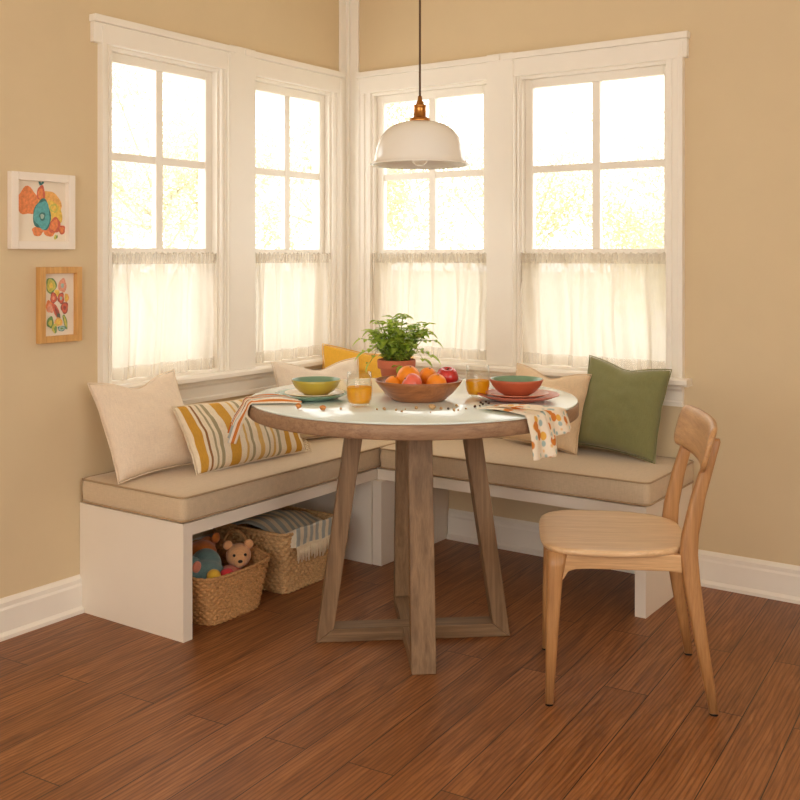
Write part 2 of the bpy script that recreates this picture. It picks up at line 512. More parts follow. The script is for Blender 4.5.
def window(n, side, s0, s1, label, casings):
    mp = mapper(side)
    o = mp((s0+s1)/2, 0, ZS)
    root = empty('window_%d' % n, o, label, 'window', kind='structure')
    mq = lambda s, d, z: mp(s, d, z)-o
    m = MB()
    for a, b, c, d in ((s0, s0+.012, ZS, ZH), (s1-.012, s1, ZS, ZH), (s0+.012, s1-.012, ZH-.012, ZH), (s0+.012, s1-.012, ZS, ZS+.012)):
        wbox(m, mq, a, b, .0, TH, c, d)
    m.build('jamb', M['trim'], root)
    a, b, c, d = s0+.012, s1-.012, ZS+.012, ZH-.012
    for k, (q0, q1, dz) in enumerate(((c, 1.205, .033), (1.195, d, .0))):
        m = MB()
        D0, D1 = .026+dz, .056+dz
        wbox(m, mq, a, a+.034, D0, D1, q0, q1)
        wbox(m, mq, b-.034, b, D0, D1, q0, q1)
        wbox(m, mq, a+.034, b-.034, D0, D1, q0, q0+.034)
        wbox(m, mq, a+.034, b-.034, D0, D1, q1-.034, q1)
        sash = m.build('sash', M['trim'], root, bevel=.003)
        m = MB()
        mid = (a+b)/2
        zc = 1.552 if k else (q0+q1)/2
        wbox(m, mq, mid-.0165, mid+.0165, D0+.003, D1-.003, q0+.034, q1-.034)
        if k:
            wbox(m, mq, a+.034, b-.034, D0+.006, D1-.006, zc-.0145, zc+.0145)
            m.build('muntin', M['trim'], sash, bevel=.002)
        m = MB(); wbox(m, mq, a+.02, b-.02, D0+.013, D0+.017, q0+.02, q1-.02)
        m.build('pane', M['glass_pane'], sash)
    # moulded casing boards on the room side
    for (c0, c1, inner) in casings:
        m = MB()
        prof = [(0, 0), (0, -.012), (.10, -.015), (.30, -.015), (.34, -.011), (.40, -.011), (.44, -.018), (.70, -.02), (.78, -.027), (1, -.027), (1, 0)]
        w = c1-c0
        pts = [((c0+u*w) if not inner else (c1-u*w), d) for u, d in prof]
        m.prism(pts, lambda u, v, t: mq(u, v, t), ZS+.0, ZH+.06)
        m.build('casing', M['trim'], root)
    m = MB(); wbox(m, mq, s0-.06, s1+.06, -.022, 0, ZH, ZH+.07); wbox(m, mq, s0-.065, s1+.065, -.034, 0, ZH+.07, ZH+.095)
    m.build('head_casing', M['trim'], root, bevel=.003)
    return root

# casing tuples: (start, end, True when the thick outer edge is at the start)
window(1, 'left', *LW[0], 'leftmost white window, nearest the two framed drawings', [(-1.405, -1.352, True), (-.82, -.785, False)])
window(2, 'left', *LW[1], 'white window on the left wall next to the corner', [(-.12, -.065, False)])
window(3, 'right', *RW[0], 'white window on the right wall next to the corner, behind the lamp', [(.07, .137, True)])
window(4, 'right', *RW[1], 'rightmost white window, above the green pillow', [(.867, .885, True), (1.504, 1.572, False)])

tag(MB().box((0, -.785, ZS), (.028, -.64, ZH+.1)).build('trim_1', M['trim'], bevel=.003), 'flat cream board between the two left windows', 'trim', kind='structure')
tag(MB().box((.745, -.028, ZS), (.867, 0, ZH+.1)).build('trim_2', M['trim'], bevel=.003), 'flat cream board between the two right windows', 'trim', kind='structure')
# corner mould
m = MB().box((0, -.065, ZS), (.014, 0, CEIL)).box((.014, -.014, ZS), (.07, 0, CEIL)).box((.014, -.03, ZS), (.03, -.014, CEIL))
tag(m.build('trim_3', M['trim'], bevel=.003), 'vertical cream moulding in the corner between windows', 'trim', kind='structure')

def sill(n, side, s0, s1, label):
    mp = mapper(side)
    o = mp((s0+s1)/2, 0, 0)
    root = empty('trim_%d' % n, o, label, 'window sill', kind='structure')
    mq = lambda s, d, z: mp(s, d, z)-o
    m = MB(); m.prism([(0, ZS-.028), (-.05, ZS-.028), (-.058, ZS-.02), (-.058, ZS-.006), (-.05, ZS), (0, ZS)], lambda u, v, t: mq(t, u, v), s0, s1)
    m.build('stool', M['trim'], root)
    e0, e1 = s0+.03, s1-.03
    m = MB(); m.prism([(0, ZS-.028), (-.03, ZS-.028), (-.03, ZS-.04), (-.02, ZS-.05), (-.018, ZS-.085), (-.024, ZS-.09), (-.024, ZS-.105), (0, ZS-.105)], lambda u, v, t: mq(t, u, v), e0 if side == 'right' else s0+.03, e1 if side == 'right' else s1)
    m.build('apron', M['trim'], root)
sill(4, 'left', -1.405, 0, 'long cream window sill on the left wall')
sill(5, 'right', .058, 1.60, 'long cream window sill on the right wall')

def baseboard(name, side, s0, s1, label):
    mp = mapper(side)
    m = MB()
    for a, b in zip(s0, s1):
        m.prism([(0, 0), (-.026, 0), (-.026, .012), (-.016, .022), (-.015, .09), (-.012, .098), (-.012, .112), (-.004, .125), (0, .125)], lambda u, v, t: mp(t, u, v), a, b)
    return tag(m.build(name, M['trim']), label, 'baseboard', kind='structure')
baseboard('baseboard_left', 'left', (Y1, -1.441), (-1.481, -.496), 'cream baseboard along the left wall')
baseboard('baseboard_right', 'right', (.55, 1.601), (1.561, X1), 'cream baseboard along the right wall')

# ------------------------------------------------------------------ cafe curtains
def curtain(side, s0, s1, seed, label, flare=0.0):
    mp = mapper(side)
    rs = random.Random(seed)
    zr = 1.2
    o = mp((s0+s1)/2, .02, zr)
    root = empty('cafe_curtain', o, label, 'curtain', group='sheer cafe curtains in the windows')
    mq = lambda s, d, z: mp(s, d, z)-o
    W = s1-s0
    m = MB(); m.tube([mq(s0+.004, .012, zr), mq(s1-.004, .012, zr)], .0035, 10)
    m.build('rod', M['rod'], root)
    for e in (s0+.006, s1-.006):
        m = MB(); m.ball(mq(e, .006, zr), .006, 2)
        m.build('rod_bracket', M['rod'], root)
    ph = [rs.uniform(0, 6.28) for _ in range(5)]
    k1 = rs.uniform(4, 5.5); k2 = rs.uniform(9, 12)
    def wav(u, v):
        amp = .005+.017*min(1, v*2.2)
        a = math.sin(u*k1*6.28+ph[0]+.6*math.sin(v*2+ph[3]))*amp
        b = math.sin(u*k2*6.28+ph[1]+1.2*math.sin(v*3+ph[4]))*amp*.4
        c = math.sin(u*26*6.28+ph[2])*.0035*max(0, 1-v*4)
        return a+b+c
    top, bot = zr+.011, ZS+.014
    def P(u, v):
        s = s0+.002+u*(W-.004)
        s += (v*v)*flare*(1 if side == 'left' else -1)*((u-.5)*1.0)
        ss = s+.004*math.sin(v*5+u*9+ph[2])
        s = min(max(ss, s0+.004), s1-.004)
        z = top+(bot-top)*v
        if v < .03:
            z += .0035*math.sin(u*120+ph[0])+.002*math.sin(u*263+ph[1])
        d = wav(u, v)*.75
        if v < .06:
            d = d*.5-.001
        return mq(s, min(max(d, -.016), .020 if v > .1 else .007), z)
    def body(lo, hi, nv, off=0):
        mm = MB()
        mm.grid(150, nv, lambda u, v: P(u, lo+(hi-lo)*v)+(mq(0, off, 0)-mq(0, 0, 0)))
        return mm
    body(0, 1, 26).build('fabric', M['sheer'], root, normals=False)
    body(.0, .09, 8, -.0015).build('header', M['hem'], root, normals=False)
    body(.9, .998, 6, -.0015).build('hem', M['hem'], root, normals=False)
    return root
curtain('left', -1.376, -.821, 3, 'sheer white half curtain in the leftmost window, behind the large cream pillow')
curtain('left', -.639, -.121, 11, 'sheer white half curtain left of the corner, above the mustard pillow')
curtain('right', .138, .744, 23, 'sheer white half curtain right of the corner, behind the potted basil')
curtain('right', .886, 1.527, 31, 'sheer white half curtain in the rightmost window, above the green pillow')

# ------------------------------------------------------------------ benches
B0 = .327; B1 = .367
XF, YF = .50, -.46
bl = empty('corner_bench', (.25, -.75, 0), 'white open bench along the left wall with baskets underneath', 'bench')
off = Vector((.25, -.75, 0))
def bb(mb, lo, hi):
    return mb.box(Vector(lo)-off, Vector(hi)-off)
bb(MB(), (.002, -1.48, 0), (XF, -1.442, B0)).build('end_panel', M['bench'], bl)
bb(MB(), (.002, -1.48, B0), (XF, -.004, B1)).build('bench_top', M['bench'], bl)
bb(MB(), (.002, -.495, 0), (XF, -.457, B0)).build('corner_panel', M['bench'], bl)
br = empty('corner_bench', (1.08, -.24, 0), 'white open bench along the right wall, behind the oak chair', 'bench')
off = Vector((1.08, -.24, 0))
bb(MB(), (1.562, YF, 0), (1.60, -.002, B0)).build('end_panel', M['bench'], br)
bb(MB(), (XF+.004, YF, B0), (1.60, -.004, B1)).build('bench_top', M['bench'], br)
bb(MB(), (XF+.004, -.492, 0), (XF+.045, -.002, B0)).build('corner_panel', M['bench'], br)

def cushion(lo, hi, label, h=.086):
    cx, cy = (lo[0]+hi[0])/2, (lo[1]+hi[1])/2
    w, d = hi[0]-lo[0], hi[1]-lo[1]
    root = empty('bench_cushion', (cx, cy, B1), label, 'cushion', group='beige seat cushions of the corner bench')
    n1, n2 = max(6, int(w/.03)), max(6, int(d/.03))
    def sgrid(u, v, t):
        # a box with softly rounded plan corners, crowned top, bulged sides
        return u, v
    m = MB()
    rc = .022
    def edge(k, n):
        # rounded rectangle perimeter point, k in 0..1
        import_pts = []
        return None
    per = []
    for (qx, qy, a0) in ((w/2-rc, d/2-rc, 0), (-w/2+rc, d/2-rc, 90), (-w/2+rc, -d/2+rc, 180), (w/2-rc, -d/2+rc, 270)):
        for k in range(5):
            a = R(a0+k*22.5); per.append(Vector((qx+rc*math.cos(a), qy+rc*math.sin(a), 0)))
    # refine long straight runs
    fine = []
    for a, b in zip(per, per[1:]+per[:1]):
        L = (b-a).length
        q = max(1, int(L/.04))
        for k in range(q):
            fine.append(a.lerp(b, k/q))
    N = len(fine)
    def ring(scale_in, z):
        out = []
        for p in fine:
            sx = (w/2-scale_in)/(w/2); sy = (d/2-scale_in)/(d/2)
            wob = .0015*noise.noise(Vector((p.x*9+cx*7, p.y*9, z*20)))
            out.append(m.bm.verts.new((p.x*sx, p.y*sy, z+wob)))
        return out
    rs_ = [ring(.012, .001), ring(.002, .006), ring(.0, .02), ring(-.002, h*.5), ring(0, h-.016), ring(.003, h-.005), ring(.012, h), ring(.05, h+.004), ring(.11, h+.008)]
    for A, B in zip(rs_, rs_[1:]):
        for k in range(N):
            m._f([A[k], A[(k+1) % N], B[(k+1) % N], B[k]])
    m._f(rs_[-1]); m._f(rs_[0][::-1])
    m.build('pad', M['cushion'], root)
    for z in (.009, h-.004):
        m2 = MB(); m2.tube([(p.x*(w/2+.0005)/(w/2), p.y*(d/2+.0005)/(d/2), z) for p in fine], .0034, 6, closed=True)
        m2.build('piping', M['cushion_piping'], root)
    return root
cushion((.012, -1.486), (XF+.006, -.012), 'long beige seat cushion on the left bench')
cushion((XF+.014, YF-.008), (1.612, -.012), 'long beige seat cushion on the right bench under the green pillow')
SEAT = B1+.086+.006

# ------------------------------------------------------------------ throw pillows
def pillow(base, yaw, lean, roll, w, h, t, mat, name, label, seed, dent=.03, group='throw pillows on the corner bench', pinch=.07):
    root = bpy.data.objects.new(name, None); COL.objects.link(root)
    m = MB()
    n = 30
    sv = Vector((seed*3.1, seed*1.7, 0))
    def P(u, v, side):
        a, b = 2*u-1, 2*v-1
        x = a*w/2*(1-pinch*(1-b*b))
        z = b*h/2*(1-pinch*(1-a*a))
        z -= dent*math.exp(-(a/.42)**2)*max(0, (b+.1)/1.1)**1.5
        th = t/2*max(0, (1-a**2)*(1-b**2))**.48
        th *= 1+.10*noise.noise(Vector((a*1.6, b*1.6, side))+sv)
        if side > 0:   # front sags a little to the bottom
            th *= 1-.12*b
        wr = .006*noise.noise(Vector((a*4.2+1.5*b, b*4.2, side*2))+sv)*(1-max(abs(a), abs(b))**6)
        e = max(abs(a), abs(b))
        wr += .0035*math.sin((a*b)*9+seed)*(e**3)*(1-e**10)
        x += .004*noise.noise(Vector((b*3, seed, 1.0)))*(abs(a) > .9)
        return Vector((x, -side*(th+wr*(1 if th > .004 else 0)), z+h/2))
    F = [[None]*(n+1) for _ in range(n+1)]
    Bk = [[None]*(n+1) for _ in range(n+1)]
    for i in range(n+1):
        for j in range(n+1):
            # cluster samples to the border
            u = .5-.5*math.cos(PI*i/n)*.55-.45*(.5-i/n) if 0 else i/n
            v = j/n
            F[i][j] = m.bm.verts.new(P(u, v, 1))
            Bk[i][j] = F[i][j] if i in (0, n) or j in (0, n) else m.bm.verts.new(P(u, v, -1))
    for i in range(n):
        for j in range(n):
            uv = [(i/n, j/n), ((i+1)/n, j/n), ((i+1)/n, (j+1)/n), (i/n, (j+1)/n)]
            m._f([F[i][j], F[i+1][j], F[i+1][j+1], F[i][j+1]], uv)
            m._f([Bk[i][j+1], Bk[i+1][j+1], Bk[i+1][j], Bk[i][j]], [uv[3], uv[2], uv[1], uv[0]])
    seam = [F[i][0].co.copy() for i in range(n)]+[F[n][j].co.copy() for j in range(n)]+[F[i][n].co.copy() for i in range(n, 0, -1)]+[F[0][j].co.copy() for j in range(n, 0, -1)]
    M4 = Matrix.Translation(base) @ Matrix.Rotation(R(yaw+90), 4, 'Z') @ Matrix.Rotation(R(-lean), 4, 'X') @ Matrix.Rotation(R(roll), 4, 'Y')
    # rest the lowest point on the seat
    zmin = min((M4 @ v.co).z for v in m.bm.verts)
    M4 = Matrix.Translation((0, 0, SEAT+.001-zmin)) @ M4
    root.matrix_world = M4
    m.build('cover', mat, root, subsurf=1)
    mm = MB(); mm.tube(seam, .0022, 6, closed=True)
    mm.build('seam', mat, root)
    tag(root, label, 'pillow', group)
    return root, seam
pillow((.222, -1.31, .455), -3, 25, -2, .37, .35, .125, M['cream'], 'throw_pillow', 'large plain cream pillow at the left end of the bench', 1, .035)
sp, seam = pillow((.355, -1.0, .455), -6, 31, -1, .52, .255, .12, M['stripe'], 'lumbar_pillow', 'long striped mustard and cream pillow beside the cream one', 2, .008, pinch=.04)
m = MB()
for k in range(14):
    b = Vector((.262-.004*(k % 3), .001, .006+.006*k*.55))
    m.tube([b, b+Vector((.012, -.002, -.006)), b+Vector((.02+.004*rnd.random(), -.004*rnd.random(), -.016))], [.0014, .0016, .0012], 5)
m.build('tassel', M['fringe'], sp)
pillow((.26, -.465, .455), -24, 20, 0, .40, .33, .13, M['ivory'], 'throw_pillow', 'pale ivory pillow behind the green place setting', 3, .035)
pillow((.235, -.215, .455), -50, 14, 7, .40, .325, .11, M['mustard'], 'throw_pillow', 'mustard yellow pillow tilted in the bench corner', 4, .01)
pillow((1.055, -.165, .455), -104, 14, 2, .375, .305, .13, M['tan_linen'], 'throw_pillow', 'oatmeal pillow leaning left of the green pillow', 5, .03)
pillow((1.358, -.165, .455), -97, 12, 5, .345, .34, .15, M['green'], 'throw_pillow', 'olive green pillow on the right bench', 6, .02)

# ------------------------------------------------------------------ table
TC = Vector((1.051, -1.024, 0)); TR = .517; TZ = .756
tb = empty('dining_table', TC, 'round pedestal dining table with weathered oak base and pale glass top', 'table', R(40))
def rad_fn(ax):
    if ax == 'x':
        return lambda r, z, t: Vector((r, t, z))
    return lambda r, z, t: Vector((t, r, z))
HW = .036
for ax in 'xy':
    fn = rad_fn(ax)
    for sg in (1, -1):
        poly = [(sg*.305, 0), (sg*.25, .042), (sg*.150, .707), (sg*.205, .707)]
        MB().prism(poly, fn, -HW, HW).build('leg', M['table_z'], tb, bevel=.0025)
    dz = 0 if ax == 'x' else .0006
    MB().prism([(-.303, .0008), (.303, .0008), (.249, .042-dz), (-.249, .042-dz)], fn, -HW+.0005, HW-.0005).build('base_beam', M['table_x'] if ax == 'x' else M['table_y'], tb, bevel=.002)
MB().lathe([(0, .707), (TR-.02, .707), (TR-.004, .709), (TR, .713), (TR, .744), (TR-.003, .748), (TR-.008, .75), (0, .75)], 128).build('table_rim', M['table_rim'], tb)
MB().lathe([(0, .75), (TR-.004, .75), (TR-.003, .752), (TR-.003, .7545), (TR-.005, .756), (0, .756)], 128).build('glass_top', M['table_glass'], tb)
Z = TZ+.0005

# ------------------------------------------------------------------ tableware
def dish(prof_out, prof_in, name, mat_out, mat_in, loc, label, cat):
    """outer profile bottom-centre to rim, inner profile rim to centre: one root mesh with an inner glaze child"""
    root = empty(name, loc, label, cat)
    return root
def plate(loc, r, h, mat, label):
    o = MB().lathe([(0, 0), (r*.55, 0), (r*.6, .002), (r*.82, h*.45), (r*.985, h*.92), (r, h), (r*.985, h+.0015), (r*.8, h*.62), (r*.6, .0055), (0, .0048)], 72).build('dinner_plate' if r > .1 else 'side_plate', mat)
    o.location = loc
    return tag(o, label, 'plate')
def bowl(loc, r, h, mo, mi, label):
    root = empty('cereal_bowl', loc, label, 'bowl')
    out = [(0, 0), (r*.48, 0), (r*.52, .003), (r*.7, h*.22), (r*.88, h*.55), (r*.97, h*.85), (r, h-.001), (r-.0015, h)]
    inn = [(r-.0015, h), (r-.0045, h-.0015), (r*.9, h*.72), (r*.78, h*.42), (r*.55, h*.2), (0, h*.15)]
    MB().lathe(out, 72).build('bowl_body', mo, root)
    MB().lathe(inn, 72).build('inner_glaze', mi, root)
    return root
L = (.823, -1.25)
plate((*L, Z), .113, .018, M['green_plate'], 'large sage green plate at the left place setting')
plate((L[0]+.008, L[1]+.005, Z+.008), .093, .013, M['cream_plate'], 'cream plate stacked under the olive bowl')
bowl((L[0]+.014, L[1]+.006, Z+.0145), .077, .047, M['olive_glaze'], M['sage_inside'], 'olive yellow bowl with sage green inside on stacked plates')
Q = (1.361, -.901)
plate((*Q, Z), .126, .018, M['red_plate'], 'large terracotta plate at the right place setting')
plate((Q[0]-.004, Q[1]-.002, Z+.008), .098, .014, M['pink_plate'], 'blush terracotta plate stacked under the terracotta bowl')
bowl((Q[0]-.006, Q[1]-.002, Z+.0145), .083, .05, M['red_bowl'], M['sage_inside'], 'terracotta bowl with grey green inside on stacked plates')

def tumbler(loc, level, label):
    root = empty('juice_glass', loc, label, 'glass', group='tumblers of orange juice')
    h = .1
    out = [(0, 0), (.026, 0), (.031, .003), (.0365, .02), (.0385, .045), (.0375, .07), (.0355, h)]
    inn = [(.0343, h), (.0362, .07), (.0372, .045), (.0352, .022), (.03, .0095), (0, .0085)]
    MB().lathe(out+inn, 56).build('tumbler', M['glass'], root)
    MB().lathe([(0, .0088), (.0298, .0098), (.035, .022), (.0369, .045), (.0367, level-.003), (.0365, level), (.03, level-.0006), (0, level-.001)], 56).build('juice', M['juice'], root)
    return root
tumbler((1.035, -1.284, Z), .056, 'glass of orange juice beside the green place setting')
tumbler((1.227, -.92, Z), .053, 'glass of orange juice between fruit bowl and terracotta bowl')

# fruit bowl
FB = Vector((1.108, -1.076, Z))
o = MB().lathe([(0, 0), (.075, 0), (.083, .004), (.105, .022), (.125, .046), (.135, .060), (.134, .063), (.128, .063), (.118, .05), (.096, .024), (.07, .012), (0, .010)], 80).build('fruit_bowl', M['bowlwood'])
o.location = FB; tag(o, 'wide shallow wooden fruit bowl at table centre', 'bowl')
# directions on the table: away from the viewer and to the right
AW = Vector((-.569, .822, 0)); RT = Vector((.822, .569, 0))
def orange(r, a, b, z, label):
    root = empty('orange', FB+RT*a+AW*b+Vector((0, 0, z)), label, 'orange', group='oranges in the wooden bowl')
    m = MB().ball((0, 0, 0), r, 4, (1, 1, .96))
    m.build('peel', M['orange'], root)
    q = Vector((.35, -.2, .92)).normalized()*r*.965
    MB().ball(q, .003, 2, (1, 1, .5)).build('navel', M['stem'], root)
    return root
orange(.036, -.032, -.012, .072, 'largest orange, on top at the left of the fruit bowl')
orange(.027, -.078, -.02, .05, 'orange sunk low at the left rim of the bowl')
orange(.029, .030, .052, .066, 'orange at the back between large orange and red apple')
orange(.031, .053, -.050, .056, 'orange at the front right of the bowl')
def apple(r, a, b, z, mat, tilt, label):
    root = empty('apple', FB+RT*a+AW*b+Vector((0, 0, z)), label, 'apple')
    root.rotation_euler = tilt
    prof = []
    for k in range(25):
        t = PI*k/24
        rr = math.sin(t)*r*(1+.06*math.cos(t))
        zz = -math.cos(t)*r*.93
        dip = .42*r*math.exp(-((PI-t)/.42)**2)
        zz -= dip
        zz += .18*r*math.exp(-(t/.35)**2)
        prof.append((max(rr, 0) if 0 < k < 24 else 0, zz))
    MB().lathe(prof, 40).build('skin', mat, root)
    MB().tube([(0, 0, r*.42), (.001, 0, r*.6), (.003, .001, r*.8)], [.0016, .0014, .002], 6).build('stem', M['stem'], root)
    return root
apple(.033, -.024, -.072, .058, M['pink_apple'], (R(28), R(-48), 0), 'blush pink apple at the bowl front with its stem end to the left')
apple(.0345, .088, .006, .072, M['red_apple'], (R(12), R(8), 0), 'dark red apple at the right of the bowl')

# potted basil
pb = empty('potted_basil', (.888, -.881, Z), 'bushy green basil plant in a terracotta pot behind the fruit bowl', 'plant')
MB().lathe([(0, 0), (.041, 0), (.043, .003), (.055, .066), (.0625, .067), (.064, .071), (.065, .092), (.063, .096), (.058, .096), (.056, .08), (0, .08)], 56).build('pot', M['terracotta'], pb)
MB().lathe([(0, .088), (.03, .0895), (.056, .086), (.0565, .082), (0, .082)], 40).build('soil', M['soil'], pb)
rp = random.Random(21)
fol, stm = MB(), MB()
def leaf(mb, base, d, up, ln, wd, curl):
    d = d.normalized(); sd = d.cross(up).normalized(); upn = sd.cross(d).normalized()
    rows = []
    N = 5
    for i in range(N+1):
        t = i/N
        w = wd*math.sin(PI*min(1, t**.8*.96+.02))**.85
        c = base+d*ln*t-upn*curl*ln*t*t
        rows.append([mb.bm.verts.new(c+sd*w*q+upn*abs(q)*w*.35) for q in (-.5, 0, .5)])
    for A, B in zip(rows, rows[1:]):
        for k in (0, 1):
            mb._f([A[k], A[k+1], B[k+1], B[k]])
for k in range(46):
    a = rp.uniform(0, 2*PI)
    spread = math.sqrt(rp.random())
    b0 = Vector((math.cos(a)*.042*spread, math.sin(a)*.042*spread, .087))
    hgt = rp.uniform(.09, .178)*(1-.28*spread)
    out = Vector((math.cos(a), math.sin(a), 0))*(.065*spread)*rp.uniform(.7, 1.25)
    pts = [b0, b0+out*.25+Vector((0, 0, hgt*.5)), b0+out+Vector((0, 0, hgt))]
    stm.tube(pts, [.0017, .0014, .001], 5)
    for q in (.22, .36, .5, .64, .8, .94, 1.0):
        p = pts[0].lerp(pts[1], q*2) if q < .5 else pts[1].lerp(pts[2], q*2-1)
        a2 = rp.uniform(0, 2*PI)
        for s_ in (0, PI):
            dr = Vector((math.cos(a2+s_), math.sin(a2+s_), rp.uniform(-.1, .6)))
            ln = rp.uniform(.020, .036)*(1.1 if q > .55 else .75)
            leaf(fol, p, dr, Vector((0, 0, 1)), ln, ln*.68, rp.uniform(.1, .6))
# longer arching shoots with bigger leaves
for (vx, vd, hz, ln) in ((-.118, .0, .165, .034), (-.085, .01, .195, .034), (-.1, -.01, .125, .044), (.125, .0, .160, .036), (.112, .02, .185, .03), (.112, -.02, .112, .04), (.088, -.03, .10, .036), (.012, -.062, .082, .04), (-.02, .0, .2, .03), (-.09, -.02, .085, .03)):
    e = RT*vx+AW*vd+Vector((0, 0, .087+hz-.087))
    b0 = Vector((e.x*.25, e.y*.25, .087))
    mid = b0.lerp(e, .55)+Vector((0, 0, .03 if hz > .1 else .05))
    stm.tube([b0, mid, e], [.0017, .0013, .001], 5)
    dr = Vector((e.x, e.y, 0)).normalized()
    leaf(fol, e, dr+Vector((0, 0, -.5 if hz > .09 else -1.6)), Vector((0, 0, 1)) if hz > .12 else dr+Vector((0, 0, .4)), ln*1.2, ln*.78, .25)
    leaf(fol, mid, dr.cross(Vector((0, 0, 1)))+dr*.5+Vector((0, 0, .2)), Vector((0, 0, 1)), ln, ln*.65, .3)
    leaf(fol, e, dr.cross(Vector((0, 0, 1)))+dr*.3+Vector((0, 0, .1)), Vector((0, 0, 1)), ln*.8, ln*.5, .3)
    leaf(fol, mid.lerp(e, .5), -dr.cross(Vector((0, 0, 1)))+dr*.4, Vector((0, 0, 1)), ln*.8, ln*.5, .3)
fol.build('foliage', M['basil'], pb, normals=False)
stm.build('stems', M['basil_stem'], pb)

# crumbs, nuts and seeds
CRUMBS = []
def crumb(kind, x, y, r, seed):
    m = MB().ball((0, 0, 0), r, 2)
    for v in m.bm.verts:
        v.co *= 1+.5*noise.noise(v.co*(1.5/r)+Vector((seed*2.3, 0, seed)))
        v.co.z *= .85
    zmin = min(v.co.z for v in m.bm.verts)
    nm, mat, label, cat, grp = kind
    o = m.build(nm, mat)
    o.location = (x+.026, y-.037, Z-zmin+.0002)
    return tag(o, label, cat, grp)
TAN = ('crumb', M['crumb'], 'tiny tan crumb scattered on the glass top in front of the fruit bowl', 'crumb', 'tan crumbs before the fruit bowl')
DRK = ('seed', M['seed'], 'tiny dark round seed on the glass top near the right juice glass', 'seed', 'dark seeds near the juice glass')
NUT = ('hazelnut', M['crumb'], 'biggest tan nut among the crumbs before the fruit bowl', 'nut', None)
OR1 = ('granola_cluster', M['crumb_o'], 'orange brown cluster at the tip of the striped napkin', 'granola cluster', None)
OR2 = ('granola_cluster', M['crumb_o'], 'orange brown cluster in front of the sage green plate', 'granola cluster', None)
SML = ('crumb', M['crumb'], 'lone tan crumb left of the juice glass at the green setting', 'crumb', None)
for k, (kd, x, y, r) in enumerate([
    (OR1, .904, -1.401, .0088), (OR2, .975, -1.376, .0088), (SML, 1.017, -1.346, .0042),
    (TAN, 1.103, -1.287, .0030), (TAN, 1.124, -1.281, .0050), (TAN, 1.155, -1.266, .0036), (TAN, 1.183, -1.278, .0034), (TAN, 1.167, -1.236, .0022),
    (TAN, 1.190, -1.214, .0052), (NUT, 1.226, -1.187, .0100), (TAN, 1.252, -1.178, .0048), (TAN, 1.257, -1.242, .0024), (TAN, 1.287, -1.164, .0036),
    (TAN, 1.300, -1.184, .0036), (TAN, 1.304, -1.168, .0034), (TAN, 1.307, -1.131, .0034), (TAN, 1.255, -1.097, .0044),
    (DRK, 1.267, -1.164, .0040), (DRK, 1.310, -1.085, .0042), (DRK, 1.312, -1.060, .0030), (DRK, 1.280, -1.000, .0040), (DRK, 1.305, -1.030, .0038), (DRK, 1.310, -1.004, .0040), (DRK, 1.286, -.978, .0040)]):
    crumb(kd, x, y, r, k+1)

# napkins
def napkin(name, mat, label, layers):
    m = MB()
    for (a0, a1, r0, hang, zoff, taper, skew, edge_pts) in layers:
        run = TR+.004-r0
        tot = run+hang
        def P(u, v, a0=a0, a1=a1, r0=r0, hang=hang, zoff=zoff, taper=taper, skew=skew, gather=edge_pts):
            s = v*tot
            cen = (a0+a1)/2
            f = max(0, (s-run)/hang)
            k = 1-taper*f
            ang = R(cen+(u-.5)*(a1-a0)*k+skew*(1-min(1, s/run)))
            Rr = TR+.005+zoff
            fold = (math.sin(u*2*PI*gather[1]+gather[2])*.5+.5)
            rip = gather[0]*fold
            if s < run-.008:
                r = r0+s
                z = TZ+.0025+zoff+rip*(.35+.65*math.sin(PI*min(1, s/run)))
            elif s < run+.012:
                q = (s-(run-.008))/.02
                r = Rr-.01+(.01+rip*.5)*math.sin(q*PI/2)
                z = TZ+.0025+zoff-.012*(1-math.cos(q*PI/2))+rip*.7*(1-q)
            else:
                f2 = s-run-.012
                r = Rr+rip*(.5+min(1, f2/.04)*.8)+gather[3]*f2
                z = TZ+.0025+zoff-.012-f2*(1+gather[4]*(u-.5))
            ang += R(gather[5])*max(0, s-run)/hang
            return Vector((r*math.cos(ang), r*math.sin(ang), z))
        m.grid(48, 48, P)
    o = m.build(name, mat, None, solid=.0016, normals=False)
    o.location = (TC.x, TC.y, 0)
    return tag(o, label, 'napkin')
napkin('cloth_napkin', M['floral'], 'floral orange and cream napkin draped over the right table edge', [
    (-19.5, -6, .345, .12, .0, .05, -4, (.012, 1.6, .5, .05, .0, 1)), (-12, 0, .36, .068, .006, -.1, -9, (.010, 1.4, 2.2, .12, -.25, 2))])
napkin('cloth_napkin', M['plaid'], 'rust and cream striped napkin hanging over the left table edge', [
    (-135, -125, .375, .112, .0, .5, 7, (.020, 2.6, .3, .30, .3, -3)), (-132, -126, .38, .075, .006, .3, 7, (.014, 1.7, 2.0, .36, .2, -2))])

# ------------------------------------------------------------------ pendant lamp
pl = empty('pendant_lamp', (1.069, -1.011, CEIL), 'ivory enamel dome pendant lamp with brass cap over the table', 'lamp')
zb = 1.49-CEIL
MB().lathe([(0, 0), (.055, 0), (.055, -.012), (.045, -.022), (0, -.024)], 40).build('ceiling_rose', M['brass'], pl)
MB().tube([(0, 0, -.02), (0, 0, -.5), (0, 0, zb+.205)], .0035, 10).build('cord', M['cord'], pl)
MB().lathe([(0, zb+.215), (.006, zb+.215), (.008, zb+.20), (.012, zb+.197), (.012, zb+.19), (.02, zb+.187), (.021, zb+.184), (.0195, zb+.182), (.0195, zb+.150), (.022, zb+.148), (.032, zb+.144), (.033, zb+.136), (.03, zb+.132), (0, zb+.132)], 40).build('socket_cap', M['brass'], pl)
out = [(.02, .135), (.05, .133), (.08, .124), (.104, .108), (.122, .085), (.134, .055), (.1395, .025), (.1415, .012), (.147, .004), (.1535, .0), (.1540, -.002)]
